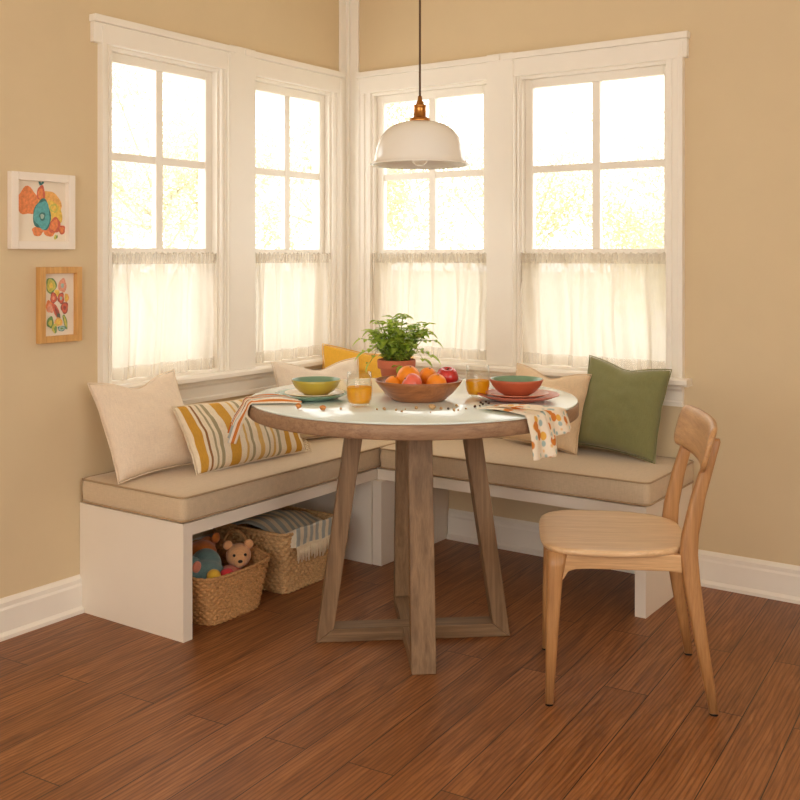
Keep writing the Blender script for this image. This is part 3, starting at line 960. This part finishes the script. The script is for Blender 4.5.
inn = [(.1525, -.0035), (.146, .0), (.140, .008), (.137, .025), (.131, .054), (.119, .083), (.102, .105), (.078, .120), (.05, .129), (.02, .131)]
MB().lathe([(r*1.02, zb+z) for r, z in out+inn], 72, closed=True).build('shade', M['enamel'], pl)
MB().lathe([(0, zb-.006), (.012, zb-.004), (.024, zb+.008), (.031, zb+.03), (.030, zb+.045), (.022, zb+.066), (.015, zb+.084), (.013, zb+.10), (.013, zb+.13), (0, zb+.131)], 36).build('bulb', M['bulb'], pl)

# ------------------------------------------------------------------ chair
ch = empty('dining_chair', (1.722, -.961, 0), 'pale oak dining chair with curved backrest, facing the table', 'chair', R(208))
def sweep(mb, path, sect, seg=14):
    """rounded-rect section (half sizes a along x, b along y) swept up a path of (point, a, b)"""
    rings = []
    for (p, a, b) in path:
        ring = []
        for k in range(seg):
            t = 2*PI*k/seg
            c, s_ = math.cos(t), math.sin(t)
            e = .55
            ring.append(mb.bm.verts.new(Vector(p)+Vector((a*math.copysign(abs(c)**e, c), b*math.copysign(abs(s_)**e, s_), 0))))
        rings.append(ring)
    for A, B in zip(rings, rings[1:]):
        for k in range(seg):
            mb._f([A[k], A[(k+1) % seg], B[(k+1) % seg], B[k]])
    mb._f(rings[0][::-1]); mb._f(rings[-1])
SH = .424
for sg in (1, -1):
    m = MB(); sweep(m, [((.208, sg*.195, .006), .0115, .0115), ((.2, sg*.19, .2), .017, .016), ((.193, sg*.184, .34), .0215, .02), ((.19, sg*.182, .37), .024, .021), ((.187, sg*.18, .408), .028, .022)], 14)
    lg = m.build('front_leg', M['chair_z'], ch)
    MB().lathe([(0, 0), (.010, 0), (.0105, .006), (0, .006)], 16, (.208, sg*.195, 0)).build('foot_pad', M['black'], lg)
    m = MB(); sweep(m, [((-.218, sg*.205, .006), .0125, .0115), ((-.186, sg*.190, .2), .018, .0145), ((-.164, sg*.178, .35), .023, .017), ((-.159, sg*.172, .41), .024, .017), ((-.163, sg*.170, .46), .0225, .016), ((-.184, sg*.168, .56), .019, .0145), ((-.213, sg*.168, .66), .016, .0135), ((-.228, sg*.168, .708), .0135, .0125), ((-.231, sg*.168, .716), .009, .009)], 14)
    lg = m.build('rear_leg', M['chair_z'], ch)
    MB().lathe([(0, 0), (.011, 0), (.0115, .006), (0, .006)], 16, (-.218, sg*.205, 0)).build('foot_pad', M['black'], lg)
    # side rail with a curved haunch at the front
    poly = [(.188, .408), (-.16, .408), (-.16, .358), (-.11, .364), (.10, .365), (.14, .363), (.158, .356), (.17, .335), (.188, .332)]
    MB().prism(poly, lambda u, v, t, sg=sg: Vector((u, sg*(.176+.03*u)+t, v)), -.011, .011).build('side_rail', M['chair_x'], ch, bevel=.003)
MB().prism([(-.165, .408), (.165, .408), (.165, .348), (.13, .363), (-.13, .363), (-.165, .348)], lambda u, v, t: Vector((.19+t, u, v)), -.011, .011).build('front_rail', M['chair_y'], ch, bevel=.003)
MB().prism([(-.165, .408), (.165, .408), (.165, .365), (-.165, .365)], lambda u, v, t: Vector((-.160+t, u, v)), -.010, .010).build('rear_rail', M['chair_y'], ch, bevel=.003)
# seat: rounded, slightly dished ply
def seat_pt(r, t):
    n_ = 4.2
    c, s_ = math.cos(t), math.sin(t)
    k = (abs(c)**n_+abs(s_)**n_)**(-1/n_)
    x, y = k*c*r, k*s_*r
    hw = .222 if x > 0 else .222-.05*(-x)**1.5
    X = .029+x*.201
    return X, y*hw, x, y
m = MB()
NT = 72
def zt(x, y, X):
    return SH-.006*(1-min(1, x*x*.6+y*y))+.004*max(0, x)**4*-1.2
rows = []
for r in (.25, .5, .75, .9, .97, 1.0):
    row = []
    for k in range(NT):
        X, Y_, x, y = seat_pt(r, 2*PI*k/NT)
        row.append(m.bm.verts.new((X, Y_, zt(x, y, X)-(.002 if r == 1 else 0))))
    rows.append(row)
for r, dz in ((1.004, .009), (.995, .0155), (.97, .018), (.5, .0165)):
    row = []
    for k in range(NT):
        X, Y_, x, y = seat_pt(r, 2*PI*k/NT)
        row.append(m.bm.verts.new((X, Y_, SH-dz)))
    rows.append(row)
for A, B in zip(rows, rows[1:]):
    for k in range(NT):
        m._f([A[k], A[(k+1) % NT], B[(k+1) % NT], B[k]])
m._f(rows[0]); m._f(rows[-1][::-1])
m.build('seat', M['seat_lit'], ch)
# backrest: curved ply with rounded corners
m = MB()
NB, NV = 40, 14
BW, BH, BT = .485, .118, .02
def back_pt(u, v, side):
    a, b = 2*u-1, 2*v-1
    # rounded ends
    hh = BH/2
    rcorn = .036
    y = a*BW/2
    lim = BW/2-rcorn
    k = 1.0
    if abs(y) > lim:
        q = (abs(y)-lim)/rcorn
        k = (hh-rcorn+rcorn*math.sqrt(max(0, 1-q*q)))/hh
        k = max(k, .12)
    zz = b*hh*k
    edge = max(abs(a)**14, abs(b)**10)
    th = BT/2*(1-.5*edge)
    lean = .27
    xx = -.207-zz*lean-.032*(1-a*a)+.012
    return Vector((xx+side*th, y, .692+zz))
FV = [[m.bm.verts.new(back_pt(i/NB, j/NV, 1)) for j in range(NV+1)] for i in range(NB+1)]
BV = [[m.bm.verts.new(back_pt(i/NB, j/NV, -1)) for j in range(NV+1)] for i in range(NB+1)]
for i in range(NB):
    for j in range(NV):
        m._f([FV[i][j], FV[i+1][j], FV[i+1][j+1], FV[i][j+1]])
        m._f([BV[i][j+1], BV[i+1][j+1], BV[i+1][j], BV[i][j]])
for i in range(NB):
    for j in (0, NV):
        m._f([FV[i][j], FV[i+1][j], BV[i+1][j], BV[i][j]])
for j in range(NV):
    for i in (0, NB):
        m._f([FV[i][j], FV[i][j+1], BV[i][j+1], BV[i][j]])
m.build('backrest', M['chair_y'], ch)

# ------------------------------------------------------------------ baskets
def basket(name, c, bx, by, tx, ty, h, mat, label, dip=0.0, handles=True, skew=(0, 0), square=7):
    """flared rounded-rectangle basket; half sizes bx, by at the bottom and tx, ty at the rim"""
    root = empty(name, (c[0], c[1], 0), label, 'basket')
    m = MB()
    NP, NV_ = 324, 60
    def rr(hx, hy, t, rc):
        n_ = square
        cc, ss = math.cos(t), math.sin(t)
        k = (abs(cc/hx)**n_+abs(ss/hy)**n_)**(-1/n_)
        return k*cc, k*ss
    def rimz(t):
        return h+dip*(abs(math.sin(t))**3)
    def P(u, v):
        t = 2*PI*u+.6
        hx, hy = bx+(tx-bx)*v, by+(ty-by)*v
        x, y = rr(hx, hy, t, .03)
        wv = .0042*math.sin(u*54*2*PI)*math.cos(v*15*PI)+.0016*math.cos(v*30*PI)
        L_ = math.hypot(x, y)
        x += wv*x/L_; y += wv*y/L_
        return Vector((x+skew[0]*v, y+skew[1]*v, .001+rimz(t)*v))
    m.grid(NP, NV_, P, wrap_u=True)
    m.build('woven_body', mat, root, solid=.006)
    m = MB()
    m.prism([(bx*.97*math.copysign(abs(math.cos(2*PI*k/32))**.3, math.cos(2*PI*k/32)), by*.97*math.copysign(abs(math.sin(2*PI*k/32))**.3, math.sin(2*PI*k/32))) for k in range(32)], lambda u, v, t: Vector((u, v, t)), .002, .008)
    m.build('base', mat, root)
    m = MB(); m.tube([P(k/120, 1)+Vector((0, 0, .001)) for k in range(120)], .006, 8, closed=True)
    m.build('rim', mat, root)
    if handles:
        for sg in (1, -1):
            m = MB()
            pts = []
            for k in range(15):
                a = PI*k/14
                pts.append(Vector((.055*math.cos(a)+skew[0], sg*(ty+.002), rimz(PI/2)+.05*math.sin(a)-.008)))
            m.tube(pts, .006, 8)
            m.build('handle', mat, root)
    return root
basket('wicker_basket', (.30, -1.215), .175, .125, .185, .175, .150, M['wicker'], 'flared wicker basket of plush toys by the bench end', .028)
basket('wicker_basket', (.29, -.81), .17, .152, .182, .162, .21, M['wicker2'], 'square wicker basket holding the striped throw', .0, handles=False, square=14)

# plush toys in the front basket
def toy(name, loc, label, rz=0):
    return empty(name, loc, label, 'plush toy', R(rz), 'plush toys in the flared basket')
t = toy('plush_elephant', (.385, -1.272, .128), 'teal plush animal with pink ear, yellow and red feet', 0)
t.scale = (1.12, 1.12, 1.12)
MB().ball((0, 0, 0), .058, 3, (1, 1.1, .9)).ball((-.035, .035, .025), .048, 3).ball((-.02, -.05, .035), .04, 3).ball((.02, .02, -.02), .045, 3).build('body', M['teal_plush'], t, remesh=.006)
MB().ball((.015, -.062, .052), .027, 3, (.5, 1, 1)).build('ear', M['teal_plush'], t)
MB().ball((.027, -.062, .052), .017, 3, (.4, 1, 1)).build('ear_lining', M['pink_plush'], t)
MB().ball((.062, -.028, .022), .021, 3).build('foot', M['yellow_felt'], t)
MB().ball((.066, .022, .017), .019, 3, (1, 1.2, .9)).build('foot', M['red_felt'], t)
t = toy('plush_bear', (.385, -1.115, .165), 'peach plush bear with round ears and dark eyes', -40)
MB().ball((0, 0, 0), .044, 3, (1, 1, .95)).ball((.034, 0, -.010), .024, 3).build('head', M['peach_plush'], t, remesh=.005)
for sg in (1, -1):
    MB().ball((-.004, sg*.036, .036), .0165, 3, (.6, 1, 1)).build('ear', M['peach_plush'], t)
    MB().ball((.040, sg*.019, .012), .0052, 2).build('eye', M['black'], t)
MB().ball((.057, 0, -.005), .007, 2, (1, 1.2, .8)).build('nose', M['black'], t)
MB().ball((.02, -.03, -.055), .038, 3, (1, 1.2, .8)).ball((.045, -.05, -.05), .022, 3).ball((.05, .01, -.055), .022, 3).build('body', M['pink_plush'], t, remesh=.006)
t = toy('plush_ball_toy', (.26, -1.17, .16), 'rust orange plush toy half hidden behind the others', 0)
MB().ball((0, 0, 0), .052, 3, (1, 1.15, .95)).ball((-.02, .05, .02), .03, 3).build('body', M['rust_plush'], t, remesh=.006)
MB().ball((.02, .052, .05), .018, 3, (.6, 1, 1)).build('ear', M['rust_plush'], t)

# striped throw in the square basket
th = empty('striped_throw', (.29, -.80, .12), 'folded cream and grey striped throw with fringe spilling over the basket', 'blanket')
bc = Vector((.29, -.80, .12))
m = MB()
def TP(u, v):
    # v runs from the back of the basket, over a mound, out over the front rim and down
    y = -.965+.285*u+.01*math.sin(v*4)
    lump = .055*math.sin(PI*min(1, v/.62))*(.55+.45*math.sin(PI*(u*.9+.12)))
    if v < .62:
        x = .15+.27*(v/.62)
        z = .185+lump
    else:
        q = (v-.62)/.38
        start = .42
        if q < .35:
            x = start+.066*math.sin(q/.35*PI/2)*1.03
            z = .185+.048*math.sin(PI*min(1, q/.35*.5+.0))*.9
        else:
            x = start+.069+.006*(q-.35)
            z = .185+.043-(q-.35)*.095
    z += .008*noise.noise(Vector((u*4, v*6, 3)))
    x += .006*noise.noise(Vector((u*5, v*4, 8)))*(1 if v < .9 else .4)
    if v > .62 and u < .12:
        # only the right part spills out; the left part stays tucked inside the rim
        k = (.12-u)/.12
        k = min(1, k*2.2)
        x = x*(1-k)+(.40)*k
        z = z*(1-k)+(.20-(v-.62)*.12)*k
    return Vector((x, y, z))-bc
m.grid(48, 60, TP)
m.build('cloth', M['throw'], th, solid=.004, normals=False)
m = MB()
for k in range(40):
    u = .135+.86*k/39
    b = TP(u, 1.0)
    ln = rnd.uniform(.042, .062)
    sw = rnd.uniform(-.008, .008)
    m.tube([b+Vector((.002, 0, .004)), b+Vector((.006, sw*.4, -ln*.4)), b+Vector((.005, sw, -ln))], [.002, .003, .002], 5)
m.tube([TP(.13+.865*k/40, 1.0)+Vector((.003, 0, .001)) for k in range(41)], .0022, 5)
m.build('fringe', M['fringe'], th)

# ------------------------------------------------------------------ framed drawings
def frame(name, y0, y1, z0, z1, bar, mat, label, art):
    root = empty(name, (0, (y0+y1)/2, (z0+z1)/2), label, 'picture')
    hw, hz = (y1-y0)/2, (z1-z0)/2
    D = .024
    m = MB()
    for lo, hi in (((.001, -hw, -hz), (D, -hw+bar, hz)), ((.001, hw-bar, -hz), (D, hw, hz)), ((.001, -hw+bar, hz-bar), (D, hw-bar, hz)), ((.001, -hw+bar, -hz), (D, hw-bar, -hz+bar))):
        m.box(lo, hi)
    m.build('frame', mat, root, bevel=.0015)
    MB().box((.001, -hw+bar, -hz+bar), (.006, hw-bar, hz-bar)).build('paper', M['paper'], root)
    keys = []
    m = MB()
    lay = 0
    for (key, y, z, ry, rz_, rot) in art:
        if key not in keys: keys.append(key)
        m.mi = keys.index(key)
        lay += 1
        vs = []
        for k in range(28):
            a = 2*PI*k/28
            wob = 1+.09*math.sin(3*a+lay)+.05*math.sin(5*a+2*lay)
            py, pz = ry*wob*math.cos(a), rz_*wob*math.sin(a)
            c, s_ = math.cos(R(rot)), math.sin(R(rot))
            vs.append(m.bm.verts.new((.0061+.00006*lay, y+py*c-pz*s_, z+py*s_+pz*c)))
        m._f(vs, smooth=False)
    m.build('drawing', [M[k] for k in keys], root)
    return root
def ringed(k1, k2, k3, y, z, ry, rz_, rot=0):
    return [(k1, y, z, ry, rz_, rot), (k2, y, z, ry*.8, rz_*.8, rot), (k3, y, z, ry*.35, rz_*.35, rot)]
art1 = [('p_gold', .03, .02, .045, .05, 0), ('p_yellow', .045, -.01, .035, .045, 0), ('p_orange', -.05, .03, .04, .045, 0), ('p_red', .0, .058, .016, .026, 0), ('p_orange', -.002, .056, .010, .019, 0),
        ('p_orange', .03, -.062, .026, .018, -15), ('p_orange', -.012, -.064, .022, .016, 10), ('p_red', .052, -.045, .022, .027, -30), ('p_orange', .050, -.044, .014, .02, -30),
        ('p_deep', .004, -.012, .034, .05, 0), ('p_teal', .004, -.012, .030, .045, 0), ('p_deep', .004, -.016, .012, .014, 0), ('p_blue', .004, -.016, .007, .008, 0),
        ('p_deep', .006, .095, .004, .011, -30), ('p_deep', -.006, .094, .004, .011, 20), ('p_lime', .048, .012, .016, .014, -15), ('p_yellow', .048, .012, .011, .009, -15),
        ('p_red', .079, -.058, .014, .015, 0), ('p_orange', .079, -.058, .009, .010, 0), ('p_lime', .055, -.083, .006, .008, -20), ('p_green', .06, -.082, .003, .006, -20)]
frame('framed_drawing', -1.757, -1.515, 1.222, 1.468, .026, M['white_frame'], 'child drawing of teal and orange blobs in a white frame', art1)
art2 = (ringed('p_green', 'p_lime', 'p_yellow', -.028, .063, .0205, .026) + ringed('p_rose', 'p_paper' if 0 else 'p_rose', 'p_blue', .016, .062, .0165, .023)
        + [('p_yellow', -.006, .038, .010, .012, 0)] + ringed('p_maroon', 'p_red', 'p_rose', -.019, .022, .013, .019) + ringed('p_maroon', 'p_red', 'p_blue', .010, .020, .013, .019)
        + [('p_gold', .032, .021, .009, .014, 0), ('p_yellow', .031, .021, .005, .009, 0)] + [('p_orange', -.034, -.006, .015, .020, 20), ('p_rose', -.032, -.012, .011, .016, 20)]
        + ringed('p_maroon', 'p_red', 'p_maroon', .024, -.012, .0145, .020) + [('p_red', -.010, -.02, .010, .027, 25), ('p_maroon', -.004, -.03, .006, .022, 25)]
        + [('p_green', -.032, -.058, .0135, .019, 0), ('p_lime', -.032, -.060, .007, .010, 0), ('p_dark', .000, -.04, .006, .012, 0), ('p_green', .026, -.058, .007, .026, 15), ('p_lime', .026, -.058, .004, .02, 15)]
        + [('p_gold', -.001, -.058, .016, .014, 0), ('p_yellow', -.001, -.058, .010, .009, 0), ('p_lime', -.016, -.078, .010, .016, 0), ('p_green', -.012, -.082, .005, .012, 0)] + ringed('p_deep', 'p_blue', 'p_green', .012, -.080, .016, .009))
frame('framed_drawing', -1.652, -1.487, .916, 1.164, .022, M['wood_frame'], 'child drawing of small fruit shapes in a honey wood frame', art2)

# ------------------------------------------------------------------ outdoors
tag(MB().box((-70, .2, -.5), (40, 90, -.4)).build('lawn', M['lawn']), 'sunlit lawn outside the windows', 'lawn', kind='structure')
def tree(x, y, h, spread, nleaf, seed, label, low=.2, lean=0):
    rt = random.Random(seed)
    root = empty('tree', (x, y, -.4), label, 'tree', group='pale trees beyond the windows')
    br = MB()
    tips = []
    top = Vector((lean, 0, h*.55))
    br.tube([(0, 0, 0), top*.5+Vector((.05, .03, 0)), top], [.07, .05, .03], 8)
    for k in range(13):
        a = rt.uniform(0, 2*PI)
        s = top*rt.uniform(low, 1)
        e = s+Vector((math.cos(a)*spread*rt.uniform(.4, 1), math.sin(a)*spread*rt.uniform(.4, 1), rt.uniform(.05, .45)*h))
        mid = s.lerp(e, .5)+Vector((rt.uniform(-.15, .15), rt.uniform(-.15, .15), rt.uniform(0, .25)))
        br.tube([s, mid, e], [.018, .011, .004], 6)
        for q in (.35, .6, .8, 1):
            tips.append((s.lerp(mid, q*2) if q < .5 else mid.lerp(e, q*2-1)))
        for _ in range(2):
            e2 = mid.lerp(e, rt.random())+Vector((rt.uniform(-.6, .6), rt.uniform(-.6, .6), rt.uniform(-.2, .5)))
            br.tube([mid, e2], [.006, .002], 5)
            tips += [e2, mid.lerp(e2, .6)]
    lf = MB()
    for k in range(nleaf):
        c = rt.choice(tips)+Vector((rt.gauss(0, .22), rt.gauss(0, .22), rt.gauss(0, .18)))
        d = Vector((rt.uniform(-1, 1), rt.uniform(-1, 1), rt.uniform(-1, .6))).normalized()
        sd = d.cross(Vector((rt.uniform(-1, 1), rt.uniform(-1, 1), 1))).normalized()
        ln = rt.uniform(.04, .07)
        vs = [lf.bm.verts.new(p) for p in (c, c+d*ln*.5+sd*ln*.3, c+d*ln, c+d*ln*.5-sd*ln*.3)]
        lf._f(vs, smooth=False)
    lf.build('foliage', M['leaf_out'], root, normals=False)
    br.build('trunk', M['bark'], root)
    return root
tree(-5.6, 3.9, 4.0, 1.6, 14000, 5, 'pale tree seen through the leftmost window', .3)
tree(-5.2, 6.2, 4.6, 1.7, 17000, 8, 'pale tree seen through the window left of the corner', .25)
tree(-3.4, 7.6, 4.4, 1.5, 8000, 13, 'thin pale tree seen through the window right of the corner', .3)
tree(-1.2, 8.2, 2.9, 1.5, 12000, 17, 'low pale tree seen through the rightmost window', .2)

# ------------------------------------------------------------------ light, world, camera
w = bpy.data.worlds.new('bright_sky')
sc.world = w
w.use_nodes = True
bg = w.node_tree.nodes['Background']
bg.inputs[0].default_value = (1.0, .985, .95, 1)
bg.inputs[1].default_value = 3.5

def area(name, loc, target, sx, sy, power, col):
    l = bpy.data.lights.new(name, 'AREA')
    l.shape = 'RECTANGLE'; l.size = sx; l.size_y = sy; l.energy = power; l.color = col
    o = bpy.data.objects.new(name, l)
    COL.objects.link(o)
    o.location = loc
    o.rotation_euler = (Vector(target)-Vector(loc)).to_track_quat('-Z', 'Y').to_euler()
    return o
area('back_fill_light', (2.2, Y1-.02, 1.4), (1.6, 0, .9), 2.5, 1.7, 14, (1, .94, .86))  # added warm fill from behind the camera, not a seen source
area('side_fill_light', (X1+.02, -2.8, 1.45), (0, -1.6, .8), 2.1, 1.25, 4, (1, .94, .86))  # weaker added fill from the right, also without a visible source

cam = bpy.data.cameras.new('camera')
co = bpy.data.objects.new('camera', cam)
COL.objects.link(co)
co.location = (2.862, -3.711, 1.2)
co.rotation_euler = (R(90), 0, R(34.7))
cam.sensor_width = 36
cam.lens = 1025/800*36
cam.shift_y = -144/800
cam.clip_start = .05
sc.camera = co

vs = sc.view_settings
vs.view_transform = 'Standard'
vs.look = 'None'
vs.gamma = 1
vs.use_curve_mapping = False
vs.exposure = 0
cy = sc.cycles
cy.use_denoising = True
cy.max_bounces = 10
cy.diffuse_bounces = 6
cy.transparent_max_bounces = 12
cy.sample_clamp_indirect = 6
cy.caustics_refractive = True
